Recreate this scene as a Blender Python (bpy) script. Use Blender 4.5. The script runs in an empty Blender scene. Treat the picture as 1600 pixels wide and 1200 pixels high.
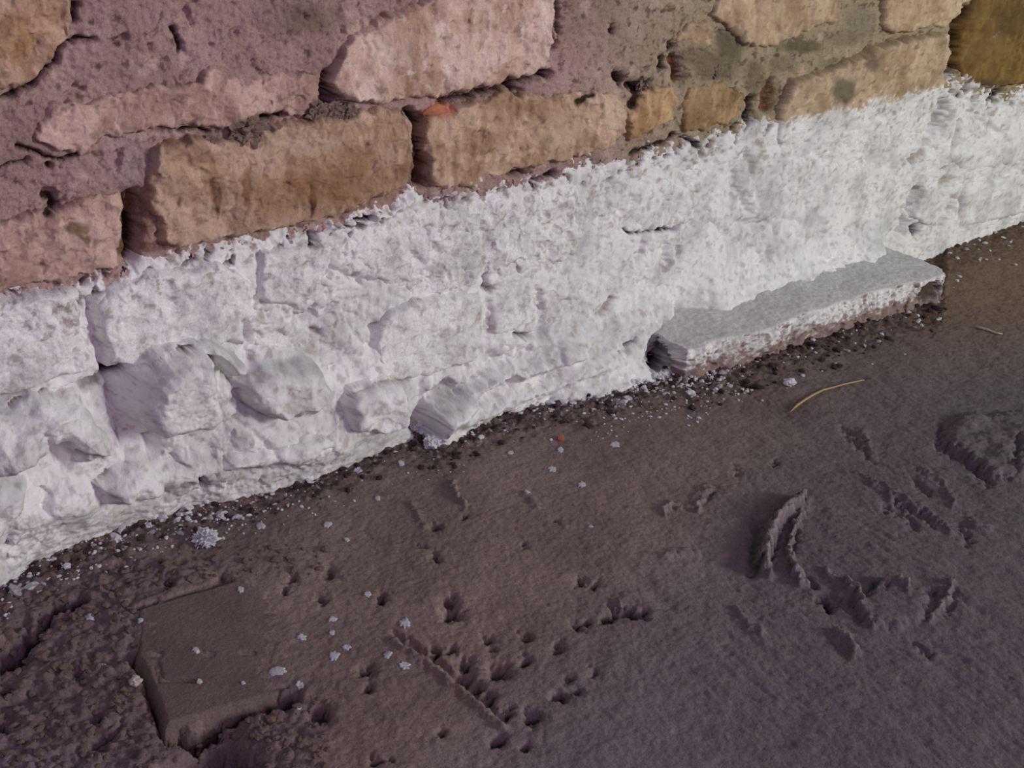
import bpy, bmesh, math, random
import numpy as np
from mathutils import Matrix, Vector

S = bpy.context.scene
COL = S.collection
random.seed(5)

# ------------------------------------------------------------------ camera
# wall: plane y = 0 (camera on the -y side), u = x runs along it, floor z = 0, metres
F = 1700.0
dU = np.array([2150.0, -720.0, F]); dU /= np.linalg.norm(dU)
_dx = -200.0
dD = np.array([_dx, (2150.0 * _dx + F * F) / 720.0, F]); dD /= np.linalg.norm(dD)
AX, AZ = dU, -dD
AY = np.cross(AZ, AX)
M3 = np.array([AX, AY, AZ])                      # camera (right, down, forward) -> world
CAM_H, CAM_D = 1.1, 1.6136
CPOS = np.array([0.0, -CAM_D, CAM_H])

cam = bpy.data.cameras.new('camera')
cam.sensor_width = 36.0
cam.lens = F / 1600.0 * 36.0
cam.clip_start = 0.01
cam_o = bpy.data.objects.new('camera', cam)
COL.objects.link(cam_o)
mw = Matrix.Identity(4)
for i in range(3):
    mw[i][0] = M3[i, 0]; mw[i][1] = -M3[i, 1]; mw[i][2] = -M3[i, 2]; mw[i][3] = CPOS[i]
cam_o.matrix_world = mw
S.camera = cam_o

# ------------------------------------------------------------------ light
world = bpy.data.worlds.new('world'); S.world = world
world.use_nodes = True
bg = world.node_tree.nodes['Background']
bg.inputs[0].default_value = (0.62, 0.79, 1.0, 1)
bg.inputs[1].default_value = 0.155

def area(name, loc, target, size, power, color):
    l = bpy.data.lights.new(name, 'AREA'); l.shape = 'RECTANGLE'
    l.size, l.size_y = size; l.energy = power; l.color = color
    o = bpy.data.objects.new(name, l); COL.objects.link(o)
    o.location = loc
    o.rotation_euler = (Vector(target) - Vector(loc)).to_track_quat('-Z', 'Y').to_euler()
    return o
area('daylight_doorway', (4.7, -6.4, 2.4), (1.6, 0, 0.3), (1.2, 1.7), 288, (1.0, 1.0, 0.90))
area('pink_fill', (0.1, -3.2, 1.9), (0.5, 0, 0.3), (0.7, 0.7), 19, (1.0, 0.58, 1.0))  # added pink fill that tints the left whites, not a known source

S.view_settings.view_transform = 'Standard'
S.view_settings.look = 'None'
S.view_settings.exposure = 0.0
S.view_settings.gamma = 1.0
S.view_settings.use_curve_mapping = False

# ------------------------------------------------------------------ maths helpers
def ray(px, py):
    return M3 @ np.array([px - 800.0, py - 600.0, F])
def at_wall(px, py, p=0.0):
    r = ray(px, py); q = CPOS + (CAM_D - p) / r[1] * r
    return q[0], q[2]
def at_floor(px, py, z=0.0):
    r = ray(px, py); q = CPOS + (z - CAM_H) / r[2] * r
    return q[0], q[1]
def px_size(P):
    return np.linalg.norm(np.asarray(P) - CPOS) / F
def project(P):
    c = (P - CPOS) @ M3
    z = np.maximum(c[:, 2], 0.05)
    return 800 + F * c[:, 0] / z, 600 + F * c[:, 1] / z

def _hash(ix, iy, s):
    h = (ix.astype(np.int64) * 374761393 + iy.astype(np.int64) * 668265263 + s * 2147483647) & 0xFFFFFFFF
    h = ((h ^ (h >> 13)) * 1274126177) & 0xFFFFFFFF
    return (h ^ (h >> 16)) & 0xFFFFFFFF
def perlin(x, y, s=0):
    x0 = np.floor(x); y0 = np.floor(y)
    fx = x - x0; fy = y - y0
    ux = fx * fx * fx * (fx * (fx * 6 - 15) + 10); uy = fy * fy * fy * (fy * (fy * 6 - 15) + 10)
    def g(dx, dy):
        a = _hash(x0 + dx, y0 + dy, s) * (2 * math.pi / 4294967296.0)
        return np.cos(a) * (fx - dx) + np.sin(a) * (fy - dy)
    a = g(0, 0); b = g(1, 0); c = g(0, 1); d = g(1, 1)
    return 1.5 * ((a * (1 - ux) + b * ux) * (1 - uy) + (c * (1 - ux) + d * ux) * uy)
def fbm(x, y, freq, octs=4, s=0, gain=0.5):
    r = 0; a = 1.0; t = 0
    for i in range(octs):
        r = r + a * perlin(x * freq + 17.3 * i, y * freq - 9.1 * i, s + i); t += a
        a *= gain; freq *= 2.07
    return r / t
def perlin3(x, y, z, s=0):
    x0 = np.floor(x); y0 = np.floor(y); z0 = np.floor(z)
    fx = x - x0; fy = y - y0; fz = z - z0
    q = lambda f: f * f * f * (f * (f * 6 - 15) + 10)
    ux, uy, uz = q(fx), q(fy), q(fz)
    def g(dx, dy, dz):
        hh = _hash(x0 + dx + (z0 + dz) * 131, y0 + dy + (z0 + dz) * 57, s)
        gx = (hh & 1023) / 511.5 - 1; gy = ((hh >> 10) & 1023) / 511.5 - 1; gz = ((hh >> 20) & 1023) / 511.5 - 1
        return gx * (fx - dx) + gy * (fy - dy) + gz * (fz - dz)
    r_ = 0
    for dx in (0, 1):
        for dy in (0, 1):
            for dz in (0, 1):
                r_ = r_ + g(dx, dy, dz) * (ux if dx else 1 - ux) * (uy if dy else 1 - uy) * (uz if dz else 1 - uz)
    return 1.7 * r_
def fbm3(x, y, z, freq, octs=3, s=0, gain=0.5):
    r_ = 0; a = 1.0; t = 0
    for i in range(octs):
        r_ = r_ + a * perlin3(x * freq + 7.7 * i, y * freq, z * freq + 3.1 * i, s + i); t += a
        a *= gain; freq *= 2.07
    return r_ / t
def worley(x, y, s=0):
    x0 = np.floor(x); y0 = np.floor(y)
    d1 = np.full(x.shape, 9.0); d2 = np.full(x.shape, 9.0); v = np.zeros(x.shape)
    for dx in (-1, 0, 1):
        for dy in (-1, 0, 1):
            h = _hash(x0 + dx, y0 + dy, s)
            cx = x0 + dx + (h & 0xFFFF) / 65536.0; cy = y0 + dy + (h >> 16) / 65536.0
            d = np.hypot(x - cx, y - cy)
            m = d < d1
            d2 = np.where(m, d1, np.minimum(d2, d)); v = np.where(m, (h % 1009) / 1009.0, v); d1 = np.where(m, d, d1)
    return d1, d2, v
def sstep(a, b, x):
    t = np.clip((x - a) / (b - a), 0, 1)
    return t * t * (3 - 2 * t)
def lin(r, g, b):
    f = lambda c: c / 12.92 if c <= 0.04045 else ((c + 0.055) / 1.055) ** 2.4
    return np.array([f(r / 255), f(g / 255), f(b / 255)])
def mix(a, b, t):
    t = np.asarray(t)[:, None]
    return a * (1 - t) + b * t

def line_dist(X, Y, pts):
    d = np.full(X.shape, 1e9)
    pts = list(pts) if len(pts) > 1 else [pts[0], (pts[0][0] + 0.1, pts[0][1])]
    for (ax, ay), (bx, by) in zip(pts[:-1], pts[1:]):
        vx, vy = bx - ax, by - ay
        t = np.clip(((X - ax) * vx + (Y - ay) * vy) / (vx * vx + vy * vy + 1e-12), 0, 1)
        d = np.minimum(d, np.hypot(X - ax - t * vx, Y - ay - t * vy))
    return d
def feature(PX, PY, pts, w, fn, out):
    """adds fn(distance / w) to out for the vertices near the polyline (authoring frame of the survey)"""
    xs = [p[0] for p in pts]; ys = [p[1] for p in pts]
    m = np.nonzero((PX > min(xs) - 3 * w) & (PX < max(xs) + 3 * w) & (PY > min(ys) - 3 * w) & (PY < max(ys) + 3 * w))[0]
    if len(m):
        out[m] += fn(line_dist(PX[m], PY[m], pts) / w)
def poly_sd(X, Y, poly):
    """signed distance, positive inside"""
    d = line_dist(X, Y, list(poly) + [poly[0]])
    ins = np.zeros(X.shape, bool)
    n = len(poly)
    for i in range(n):
        ax, ay = poly[i]; bx, by = poly[(i + 1) % n]
        if ay == by: continue
        c = ((ay > Y) != (by > Y)) & (X < (bx - ax) * (Y - ay) / (by - ay) + ax)
        ins ^= c
    return np.where(ins, d, -d)

# ------------------------------------------------------------------ materials
def earthy(name, bump_scale, bump_strength, var=0.25, rough=0.95, fine=350.0):
    m = bpy.data.materials.new(name); m.use_nodes = True
    nt = m.node_tree; N = nt.nodes; L = nt.links
    b = N['Principled BSDF']; b.inputs['Roughness'].default_value = rough
    b.inputs['Specular IOR Level'].default_value = 0.2
    at = N.new('ShaderNodeAttribute'); at.attribute_name = 'pigment'
    geo = N.new('ShaderNodeNewGeometry')
    n1 = N.new('ShaderNodeTexNoise'); n1.inputs['Scale'].default_value = fine; n1.inputs['Detail'].default_value = 3
    L.new(geo.outputs['Position'], n1.inputs['Vector'])
    mr = N.new('ShaderNodeMapRange'); mr.inputs[1].default_value = 0.25; mr.inputs[2].default_value = 0.75
    mr.inputs[3].default_value = 1 - var; mr.inputs[4].default_value = 1 + var
    L.new(n1.outputs['Fac'], mr.inputs[0])
    mx = N.new('ShaderNodeVectorMath'); mx.operation = 'SCALE'
    L.new(at.outputs['Color'], mx.inputs[0]); L.new(mr.outputs[0], mx.inputs['Scale'])
    L.new(mx.outputs[0], b.inputs['Base Color'])
    n2 = N.new('ShaderNodeTexNoise'); n2.inputs['Scale'].default_value = bump_scale; n2.inputs['Detail'].default_value = 5
    n2.inputs['Roughness'].default_value = 0.65
    L.new(geo.outputs['Position'], n2.inputs['Vector'])
    bp = N.new('ShaderNodeBump'); bp.inputs['Strength'].default_value = bump_strength; bp.inputs['Distance'].default_value = 0.004
    L.new(n2.outputs['Fac'], bp.inputs['Height']); L.new(bp.outputs[0], b.inputs['Normal'])
    return m
MAT_STONE = earthy('weathered_stone', 160, 0.45, 0.16)
MAT_MORTAR = earthy('old_mortar', 180, 0.7, 0.22)
MAT_COAT = earthy('white_coating', 190, 0.45, 0.05)
MAT_EARTH = earthy('packed_earth', 170, 0.6, 0.25)

def plain(name, rgb, rough=0.9, scale=300.0, var=0.2):
    m = earthy(name, 250, 0.4, var, rough, scale)
    nt = m.node_tree
    at = [n for n in nt.nodes if n.type == 'ATTRIBUTE'][0]
    c = nt.nodes.new('ShaderNodeRGB'); c.outputs[0].default_value = (*rgb, 1)
    l = [k for k in nt.links if k.from_node == at][0]
    nt.links.new(c.outputs[0], l.to_socket); nt.nodes.remove(at)
    return m
MAT_CRUMB = plain('crumb_white', (0.60, 0.60, 0.63))
MAT_SPLASH = plain('splash_white', (0.50, 0.52, 0.56), var=0.12)
MAT_CLOD = plain('dark_clod', (0.045, 0.028, 0.026))
MAT_BROWNCLOD = plain('brown_clod', (0.15, 0.105, 0.088))
MAT_STRAW = plain('dry_straw', (0.46, 0.32, 0.16))
MAT_SLIVER = plain('pale_sliver', (0.50, 0.44, 0.40))
MAT_BRICK = plain('brick_red', (0.40, 0.12, 0.06))

# ------------------------------------------------------------------ mesh helpers
def link_mesh(name, P, faces, mat, col=None, parent=None, smooth=True):
    me = bpy.data.meshes.new(name)
    P = np.ascontiguousarray(P, dtype=np.float32)
    faces = np.ascontiguousarray(faces, dtype=np.int32)
    k = faces.shape[1]
    me.vertices.add(len(P)); me.vertices.foreach_set('co', P.ravel())
    me.loops.add(faces.size); me.loops.foreach_set('vertex_index', faces.ravel())
    me.polygons.add(len(faces)); me.polygons.foreach_set('loop_start', np.arange(0, faces.size, k, dtype=np.int32))
    me.polygons.foreach_set('use_smooth', np.full(len(faces), smooth))
    me.update(calc_edges=True)
    if col is not None:
        a = me.attributes.new('pigment', 'FLOAT_COLOR', 'POINT')
        c = np.ones((len(P), 4), np.float32); c[:, :3] = np.clip(col, 0.0, 0.95)
        a.data.foreach_set('color', c.ravel())
    me.materials.append(mat)
    o = bpy.data.objects.new(name, me); COL.objects.link(o)
    if parent: o.parent = parent
    return o
def grid_faces(nu, nv):
    i = np.arange((nu - 1) * (nv - 1)); a = (i // (nv - 1)) * nv + i % (nv - 1)
    return np.stack([a, a + nv, a + nv + 1, a + 1], 1)
def compact(P, faces, col):
    used = np.zeros(len(P), bool); used[faces.ravel()] = True
    idx = np.cumsum(used) - 1
    return P[used], idx[faces].astype(np.int32), col[used]
def close_back(P, faces, col, axis, depth):
    """extrudes the open rim of a relief backwards and closes it, so the piece is solid"""
    e = np.concatenate([faces[:, [0, 1]], faces[:, [1, 2]], faces[:, [2, 3]], faces[:, [3, 0]]])
    key = np.sort(e, 1); k = key[:, 0].astype(np.int64) * len(P) + key[:, 1]
    _, inv, cnt = np.unique(k, return_inverse=True, return_counts=True)
    rim = e[cnt[inv] == 1]
    ids = np.unique(rim); mp = {int(v): len(P) + i for i, v in enumerate(ids)}
    Q = P[ids].copy(); Q[:, axis] = depth
    new = np.array([[b, a, mp[int(a)], mp[int(b)]] for a, b in rim], np.int32)
    cen = Q.mean(0); ci = len(P) + len(Q)
    P2 = np.vstack([P, Q, cen[None]]); col2 = np.vstack([col, col[ids], col[:1]])
    cap = np.array([[mp[int(b)], mp[int(a)], ci, ci] for a, b in rim], np.int32)
    return P2, np.vstack([faces, new]), col2, cap[:, :3]
def link_solid(name, P, quads, tris, col, mat, parent):
    o = link_mesh(name, P, quads, mat, col, parent)
    bm = bmesh.new(); bm.from_mesh(o.data); bm.verts.ensure_lookup_table()
    for t in tris:
        try: bm.faces.new([bm.verts[int(i)] for i in t])
        except ValueError: pass
    bm.to_mesh(o.data); bm.free()
    return o
def tag(o, label=None, cat=None, group=None, kind=None):
    if label: o['label'] = label
    if cat: o['category'] = cat
    if group: o['group'] = group
    if kind: o['kind'] = kind
    return o

# ------------------------------------------------------------------ survey of the wall
# top edge of the white coat, as measured in the photograph and carried onto the wall plane
COAT_TOP = [(-60, 470), (0, 456), (60, 447), (120, 432), (170, 425), (210, 405), (270, 388), (350, 374), (450, 353), (530, 340),
            (570, 318), (600, 304), (632, 282), (655, 296), (720, 290), (770, 281), (860, 268), (900, 250), (960, 242), (1000, 236), (1060, 217),
            (1131, 196), (1187, 183), (1280, 168), (1330, 156), (1375, 148), (1431, 138), (1462, 128), (1487, 118), (1510, 130), (1540, 142),
            (1565, 144), (1600, 128), (1660, 118)]
_ct = np.array([at_wall(*p) for p in COAT_TOP])
def coat_edge(U): return np.interp(U, _ct[:, 0], _ct[:, 1])
def coat_mask(U, V, s=0):
    n = fbm(U, V, 14, 4, 301) * 0.030 + fbm(U, V, 75, 3, 305) * 0.034
    return sstep(-0.004, 0.004, coat_edge(U) - V + n)

# foot of the wall on the floor -> how far the base of the coat stands out
FOOT = [(-60, 925), (0, 900), (40, 862), (110, 836), (200, 806), (280, 782), (380, 765), (450, 745), (540, 715), (600, 690), (640, 668),
        (690, 690), (730, 664), (790, 640), (850, 622), (900, 622), (960, 608), (1030, 588), (1070, 560)]
_ft = [at_floor(*p) for p in FOOT] + [(1.95, -0.02), (2.9, -0.015), (5, 0.0)]
_ft = np.array(sorted(_ft))
def foot_out(U): return np.interp(U, _ft[:, 0], -_ft[:, 1])

# cavities: points, half-width px, depth m, colour (None = coated white, 'd' dark soil, 'b' brown)
CAV = [
    ([(516, 118), (512, 140), (515, 158)], 9, .075, 'd'), ([(488, 178), (515, 168), (545, 178)], 10, .028, 'd'),
    ([(209, 312), (207, 350), (203, 398)], 15, .05, 'b'), ([(216, 345), (218, 375), (214, 400)], 5, .045, 'd'),
    ([(640, 176), (655, 190), (654, 215), (660, 250), (656, 280)], 8, .045, 'd'), ([(665, 255), (662, 285)], 9, .03, 'b'),
    ([(8, 152), (50, 132), (84, 98), (94, 74), (118, 60), (146, 62)], 4.5, .022, 'd'), ([(118, 5), (118, 30)], 6, .02, 'd'),
    ([(30, 228), (70, 244), (95, 250), (122, 240)], 3.5, .016, 'd'), ([(78, 260)], 6, .02, 'd'), ([(70, 305), (85, 312), (76, 334)], 7, .022, 'd'),
    ([(282, 203), (310, 202), (330, 206)], 3.5, .02, 'd'), ([(270, 42), (280, 68), (284, 80)], 5, .016, 'd'),
    ([(405, 188), (440, 178)], 6, .02, 'd'), ([(0, 262), (40, 250)], 3, .01, 'd'),
    ([(871, -20), (872, 30), (866, 75)], 3.5, .03, 'd'), ([(690, 158), (740, 148), (800, 131), (858, 114)], 5, .035, 'd'),
    ([(800, 128), (806, 142)], 7, .03, 'd'), ([(848, 116), (856, 120)], 6, .03, 'd'),
    ([(965, 118), (975, 132)], 7, .03, 'd'), ([(992, 135), (1000, 150), (992, 165)], 9, .035, 'd'), ([(1055, 92), (1062, 112), (1060, 125)], 8, .03, 'b'),
    ([(1036, 92), (1036, 105)], 6, .03, 'd'), ([(1051, 70), (1050, 78)], 5, .02, 'd'), ([(925, 150), (905, 158)], 6, .015, 'd'),
    ([(958, 40), (960, 52)], 4, .016, 'd'), ([(1003, 140)], 5, .02, 'd'), ([(990, 240), (1040, 222), (1055, 212)], 4, .02, 'd'),
    ([(1073, 215), (1088, 228)], 4, .02, 'd'),
    ([(1492, 38), (1492, 60), (1494, 92), (1484, 118)], 5.5, .07, 'd'), ([(1512, 15), (1498, 40)], 6, .05, 'd'),
    ([(1178, 158), (1172, 188)], 8, .04, 'd'), ([(1205, 130), (1196, 170)], 8, .02, 'b'), ([(1143, 202), (1152, 195)], 4, .02, 'd'),
    ([(1500, 150), (1503, 142)], 5, .03, 'd'), ([(1548, 158), (1562, 144)], 6, .035, 'd'),
    ([(1476, 164), (1466, 195), (1450, 224)], 9, .06, None), ([(1445, 236), (1424, 250)], 5, .03, 'g'),
    ([(1430, 298), (1418, 330), (1405, 366)], 6, .06, None), ([(1470, 285), (1488, 278)], 5, .02, 'g'), ([(1490, 312), (1470, 352)], 5, .04, None),
    ([(1465, 308), (1478, 296)], 5, .015, None), ([(1429, 356), (1432, 366)], 6.5, .05, 'd'), ([(1404, 362)], 3, .04, 'd'), ([(1472, 264)], 3, .02, 'd'),
    ([(1520, 180), (1545, 200), (1560, 210)], 5, .02, None), ([(1165, 240), (1175, 275)], 6, .014, None), ([(1148, 270), (1140, 300)], 7, .018, None),
    ([(1162, 308), (1166, 330)], 8, .022, None), ([(1150, 350), (1200, 350)], 7, .012, None), ([(1280, 350), (1282, 360)], 8, .014, None),
    ([(975, 360), (1005, 364), (1040, 356), (1056, 358)], 2.5, .025, 'd'), ([(1054, 357)], 4.5, .05, 'd'), ([(1006, 368), (1000, 392), (985, 412)], 4, .02, None),
    ([(1042, 385), (1035, 420)], 7, .02, None), ([(1057, 388), (1060, 410)], 4, .014, None),
    ([(758, 432), (756, 446), (768, 456)], 5, .035, 'g'), ([(640, 472), (660, 470)], 4, .02, 'g'), ([(804, 523), (828, 525)], 4, .05, 'd'),
    ([(981, 541), (991, 533)], 4.5, .04, 'd'), ([(970, 548)], 2.5, .02, 'd'), ([(840, 455), (845, 500), (838, 522)], 6, .015, None),
    ([(955, 468), (935, 492)], 5, .022, 'g'), ([(762, 470), (758, 530)], 5, .01, None),
    ([(142, 470), (148, 510), (158, 545), (160, 582)], 7, .028, None), ([(127, 475)], 7, .06, 'd'), ([(132, 440)], 5.5, .04, 'd'), ([(166, 429)], 6, .04, 'd'),
    ([(166, 582), (190, 577)], 7, .06, 'd'), ([(68, 613)], 6, .05, 'd'), ([(15, 632), (34, 624)], 4, .03, 'b'), ([(284, 548), (302, 546)], 6, .05, 'd'),
    ([(60, 618), (120, 600), (170, 582), (235, 572), (285, 550)], 4, .02, None), ([(132, 602), (150, 595)], 9, .022, 'g'),
    ([(384, 508), (386, 540), (390, 560)], 7, .02, None), ([(470, 498), (492, 480)], 6, .022, None), ([(516, 400), (517, 425), (500, 446)], 3.5, .016, None),
    ([(484, 366), (486, 384)], 6, .035, 'd'), ([(552, 346), (582, 340)], 4, .04, 'd'), ([(830, 282), (868, 271)], 4, .03, 'd'), ([(798, 272), (815, 268)], 5, .03, 'd'),
    ([(520, 420), (560, 440)], 4, .016, None), ([(582, 510), (582, 545), (574, 540)], 6, .02, None), ([(590, 575), (598, 588)], 4, .015, None),
    ([(548, 620), (590, 602), (640, 592)], 3.5, .02, 'g'), ([(484, 512), (494, 518)], 5, .02, 'g'),
    ([(345, 570), (352, 590), (365, 598)], 4, .02, None), ([(372, 612), (382, 632)], 8, .025, None), ([(362, 655), (400, 680), (430, 710)], 7, .015, None),
    ([(75, 690), (92, 712)], 11, .035, None), ([(70, 770), (72, 800)], 9, .02, None), ([(8, 846)], 4, .03, 'd'), ([(265, 712), (290, 730)], 5, .02, None),
    ([(315, 748), (318, 755)], 5, .03, 'd'), ([(120, 705), (160, 716)], 4, .015, 'g'), ([(150, 750), (170, 738)], 4, .02, 'g'),
]
# stains of the wall's stones and mortar: x, y, rx, ry, colour, strength
STAIN = [
    (20, 60, 45, 40, (150, 110, 70), .5), (60, 30, 40, 30, (170, 130, 95), .3), (10, 40, 16, 22, (120, 90, 66), .6),
    (332, 275, 6, 34, (96, 60, 38), .8), (341, 318, 5, 24, (104, 68, 44), .7), (386, 296, 8, 38, (108, 70, 42), .7), (488, 312, 6, 30, (58, 32, 20), .95), (520, 250, 80, 24, (140, 108, 78), .5), (500, 290, 60, 30, (128, 92, 62), .6), (560, 290, 70, 40, (128, 96, 66), .55),
    (430, 300, 40, 40, (132, 98, 68), .45), (300, 265, 60, 14, (182, 155, 128), .5), (470, 225, 60, 20, (180, 158, 138), .5), (640, 260, 14, 50, (110, 78, 50), .5),
    (600, 205, 40, 25, (150, 122, 92), .4), (120, 358, 22, 11, (108, 84, 62), .85), (135, 372, 12, 7, (108, 84, 62), .8),
    (650, 100, 10, 50, (150, 118, 92), .4), (680, 110, 12, 30, (150, 112, 84), .5), (590, 70, 50, 40, (196, 172, 158), .4), (640, 30, 12, 20, (150, 122, 98), .4),
    (745, 60, 4, 60, (208, 188, 168), .5), (690, 172, 28, 12, (170, 112, 88), .7), (640, 140, 9, 14, (120, 82, 55), .6),
    (740, 240, 6, 30, (128, 96, 70), .5), (700, 235, 40, 8, (138, 108, 84), .4), (880, 200, 50, 30, (178, 158, 132), .4), (830, 170, 20, 14, (130, 100, 76), .5),
    (960, 180, 20, 30, (196, 178, 156), .5), (800, 262, 30, 12, (140, 112, 92), .4),
    (1140, 70, 26, 28, (98, 88, 70), .9), (1250, 72, 36, 12, (96, 85, 66), .9), (1120, 108, 42, 20, (106, 95, 76), .85), (1090, 88, 30, 18, (112, 100, 82), .8),
    (1222, 100, 24, 14, (120, 106, 84), .7), (1320, 142, 20, 22, (108, 98, 80), .9), (1365, 100, 13, 13, (112, 100, 84), .9), (1300, 100, 24, 10, (120, 108, 88), .7),
    (1205, 150, 12, 30, (104, 90, 66), .85), (1345, 40, 24, 30, (124, 114, 96), .7), (1180, 120, 16, 30, (110, 96, 74), .8), (1320, 60, 30, 14, (120, 108, 88), .7),
    (1540, 80, 40, 40, (118, 96, 60), .5), (1580, 30, 40, 30, (92, 74, 44), .7), (1520, 20, 16, 16, (100, 82, 50), .6), (1545, 130, 40, 8, (86, 68, 44), .6),
    (390, 205, 24, 22, (96, 82, 74), .85), (510, 172, 34, 13, (76, 62, 50), .8), (230, 330, 14, 60, (110, 74, 50), .5), (245, 385, 30, 10, (92, 60, 44), .6),
    (490, 30, 50, 25, (104, 86, 72), .6), (440, 20, 60, 40, (116, 96, 90), .4), (350, 30, 60, 40, (138, 116, 112), .4), (200, 250, 40, 40, (146, 128, 128), .5),
]
def stain_apply(col, PX, PY, K, U, V):
    n = 0.35 * fbm(U, V, 40, 3, 77)
    for x, y, rx, ry, c, k in STAIN:
        m = np.nonzero((abs(PX - x) < 2 * rx) & (abs(PY - y) < 2 * ry))[0]
        if len(m):
            d = np.hypot((PX[m] - x) / rx, (PY[m] - y) / ry) + n[m]
            t = (1 - sstep(0.55, 1.25, d)) * k
            col[m] = mix(col[m], lin(*c) / K, t)
    return col

KW = 0.80        # rough irradiance used to turn measured colours into pigment
WHITE = np.array([0.84, 0.835, 0.83]); GREYW = np.array([0.58, 0.575, 0.575])
SOIL = np.array([0.035, 0.022, 0.016]); BROWN = np.array([0.16, 0.085, 0.045]); DUST = np.array([0.40, 0.33, 0.27])

def cavities(PX, PY, U, V, gain=1.0):
    h = np.zeros(len(PX)); dk = np.zeros(len(PX)); br = np.zeros(len(PX)); gr = np.zeros(len(PX))
    wob = fbm(U, V, 45, 3, 55) * 7
    QX, QY = PX + wob, PY + fbm(U, V, 45, 3, 59) * 6
    for pts, w, dep, kind in CAV:
        feature(QX, QY, pts, w, lambda t: -dep * gain * np.exp(-(t ** 2) * 1.1), h)
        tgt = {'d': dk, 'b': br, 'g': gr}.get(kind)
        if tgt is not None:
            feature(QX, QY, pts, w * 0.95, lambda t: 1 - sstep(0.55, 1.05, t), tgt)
    return h, np.clip(dk, 0, 1), np.clip(br, 0, 1), np.clip(gr, 0, 1)

def white_pigment(U, V, edge_d, H):
    n1 = fbm3(U, V, H, 9, 3, 401); n2 = fbm3(U, V, H, 55, 3, 405); n3_ = fbm3(U, V, H, 150, 2, 409)
    c = mix(np.broadcast_to(WHITE, (len(U), 3)), GREYW, np.clip(0.32 + 1.5 * n1 + .9 * n2, 0, 1))
    spk = sstep(0.22, 0.40, n2 + 0.45 * n3_)                     # bare, dusty specks the brush missed
    near_ = np.clip(1 - edge_d / 0.13, 0, 1)
    return mix(c, DUST, spk * (0.42 + 0.45 * near_))

# ------------------------------------------------------------------ the wall
def axis_u(a, b, k):
    u = [a]
    while u[-1] < b:
        d = math.hypot(CAM_D, u[-1]) ; sinv = CAM_D / math.hypot(CAM_D, u[-1])
        u.append(u[-1] + k * d / F / max(sinv, 0.35))
    return u
us = np.array([-2.5, -1.4, -0.7, -0.2, 0.05] + axis_u(0.20, 4.15, 2.1) + [4.4, 5.0, 6.0, 8.0])
vs = np.concatenate([np.arange(-0.04, 1.0, 0.0024), [1.05, 1.2, 1.5, 2.0, 2.6]])
U, V = [a.ravel() for a in np.meshgrid(us, vs, indexing='ij')]
P0 = np.stack([U, np.zeros_like(U), V], 1)
PX, PY = project(P0)
h = 0.019 + 0.009 * fbm(U, V, 7, 3, 11) + 0.007 * fbm(U, V, 32, 4, 21, 0.6) + 0.004 * fbm(U, V, 120, 2, 31)
_d1, _d2, _ = worley(U * 38 + fbm(U, V, 20, 2, 5), V * 38, 3)
h += 0.004 * (0.5 - _d1) * sstep(0.0, 0.3, fbm(U, V, 5, 2, 15) + 0.1)
mask = coat_mask(U, V)
foot = foot_out(U)
hw = 0.010 + 0.008 * fbm(U, V, 6, 3, 41)
hw += foot * np.clip(1 - V / 0.17, 0, 1) ** 1.4
hw += 0.034 * np.sin(np.pi * np.clip((V + .03) / 0.31, 0, 1)) ** 0.8 * (1 - sstep(1.08, 1.26, U + .1 * V))
hw += 0.16 * np.clip(1 - V / .26, 0, 1) ** 2 * sstep(1.94, 2.10, U) * (1 - sstep(2.79, 2.89, U))
PX, PY = project(np.stack([U, -np.where(V < coat_edge(U), hw + .35 * h, h), V], 1))
# lumps and hollows of the coated footing
LUMP = [([(650, 690), (690, 655), (730, 618), (765, 590), (840, 562), (890, 545)], 14, .045), ([(720, 655), (800, 620), (900, 580), (960, 560)], 12, .022),
        ([(775, 545), (800, 530), (850, 535)], 10, .018), ([(870, 545), (940, 520), (1000, 490)], 12, .015), ([(560, 665), (600, 655)], 22, .02),
        ([(385, 680), (470, 700), (520, 690)], 26, .03), ([(240, 735), (330, 730)], 24, .03), ([(20, 800), (120, 780)], 30, .03), ([(680, 690)], 16, .02),
        ([(0, 700), (100, 660)], 26, .012), ([(520, 350), (600, 335), (640, 310)], 7, .014), ([(1080, 320), (1130, 250), (1160, 230)], 10, .008)]
for pts, w, a in LUMP:
    feature(PX, PY, pts, w, lambda t: a * np.exp(-t * t), hw)
HOLLOW = [([(195, 610), (205, 660), (222, 690)], 24, .07), ([(700, 612), (670, 640), (655, 665)], 15, .055), ([(740, 618), (790, 588)], 11, .03), ([(1035, 540), (1030, 562)], 18, .04),
          ([(430, 545), (500, 550), (540, 580)], 26, .012)]
for pts, w, a in HOLLOW:
    feature(PX, PY, pts, w, lambda t: -a * np.exp(-t ** 4 * 0.8), hw)
PX, PY = project(np.stack([U, -np.where(V < coat_edge(U), hw + .35 * h, h), V], 1))
HB = hw.copy(); near = np.nonzero((V < coat_edge(U) + .06) & (U > .1) & (U < 4.3))[0]
def n3(freq, octs, s, gain=.5, H=None):
    o_ = np.zeros(len(U)); o_[near] = fbm3(U[near], V[near], HB[near], freq, octs, s, gain); return o_
patch = .35 + .9 * sstep(-.15, .25, n3(5, 2, 57))               # trowelled smooth in places, stippled in others
hw += 0.008 * n3(18, 4, 45, 0.6) + 0.0055 * n3(80, 3, 49, .6) * patch
hw -= 0.007 * sstep(.12, .40, n3(36, 3, 53)) * patch
edge_near = np.clip(1 - np.abs(coat_edge(U) - V) / .07, 0, 1)
epit = sstep(.16, .34, n3(42, 3, 63)) * sstep(.05, .5, edge_near)
hw -= .012 * epit
hc, dk, br, gr = cavities(PX, PY, U, V)
PX, PY = project(np.stack([U, -(hw + .35 * h + hc * .9 + .004), V], 1))
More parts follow.
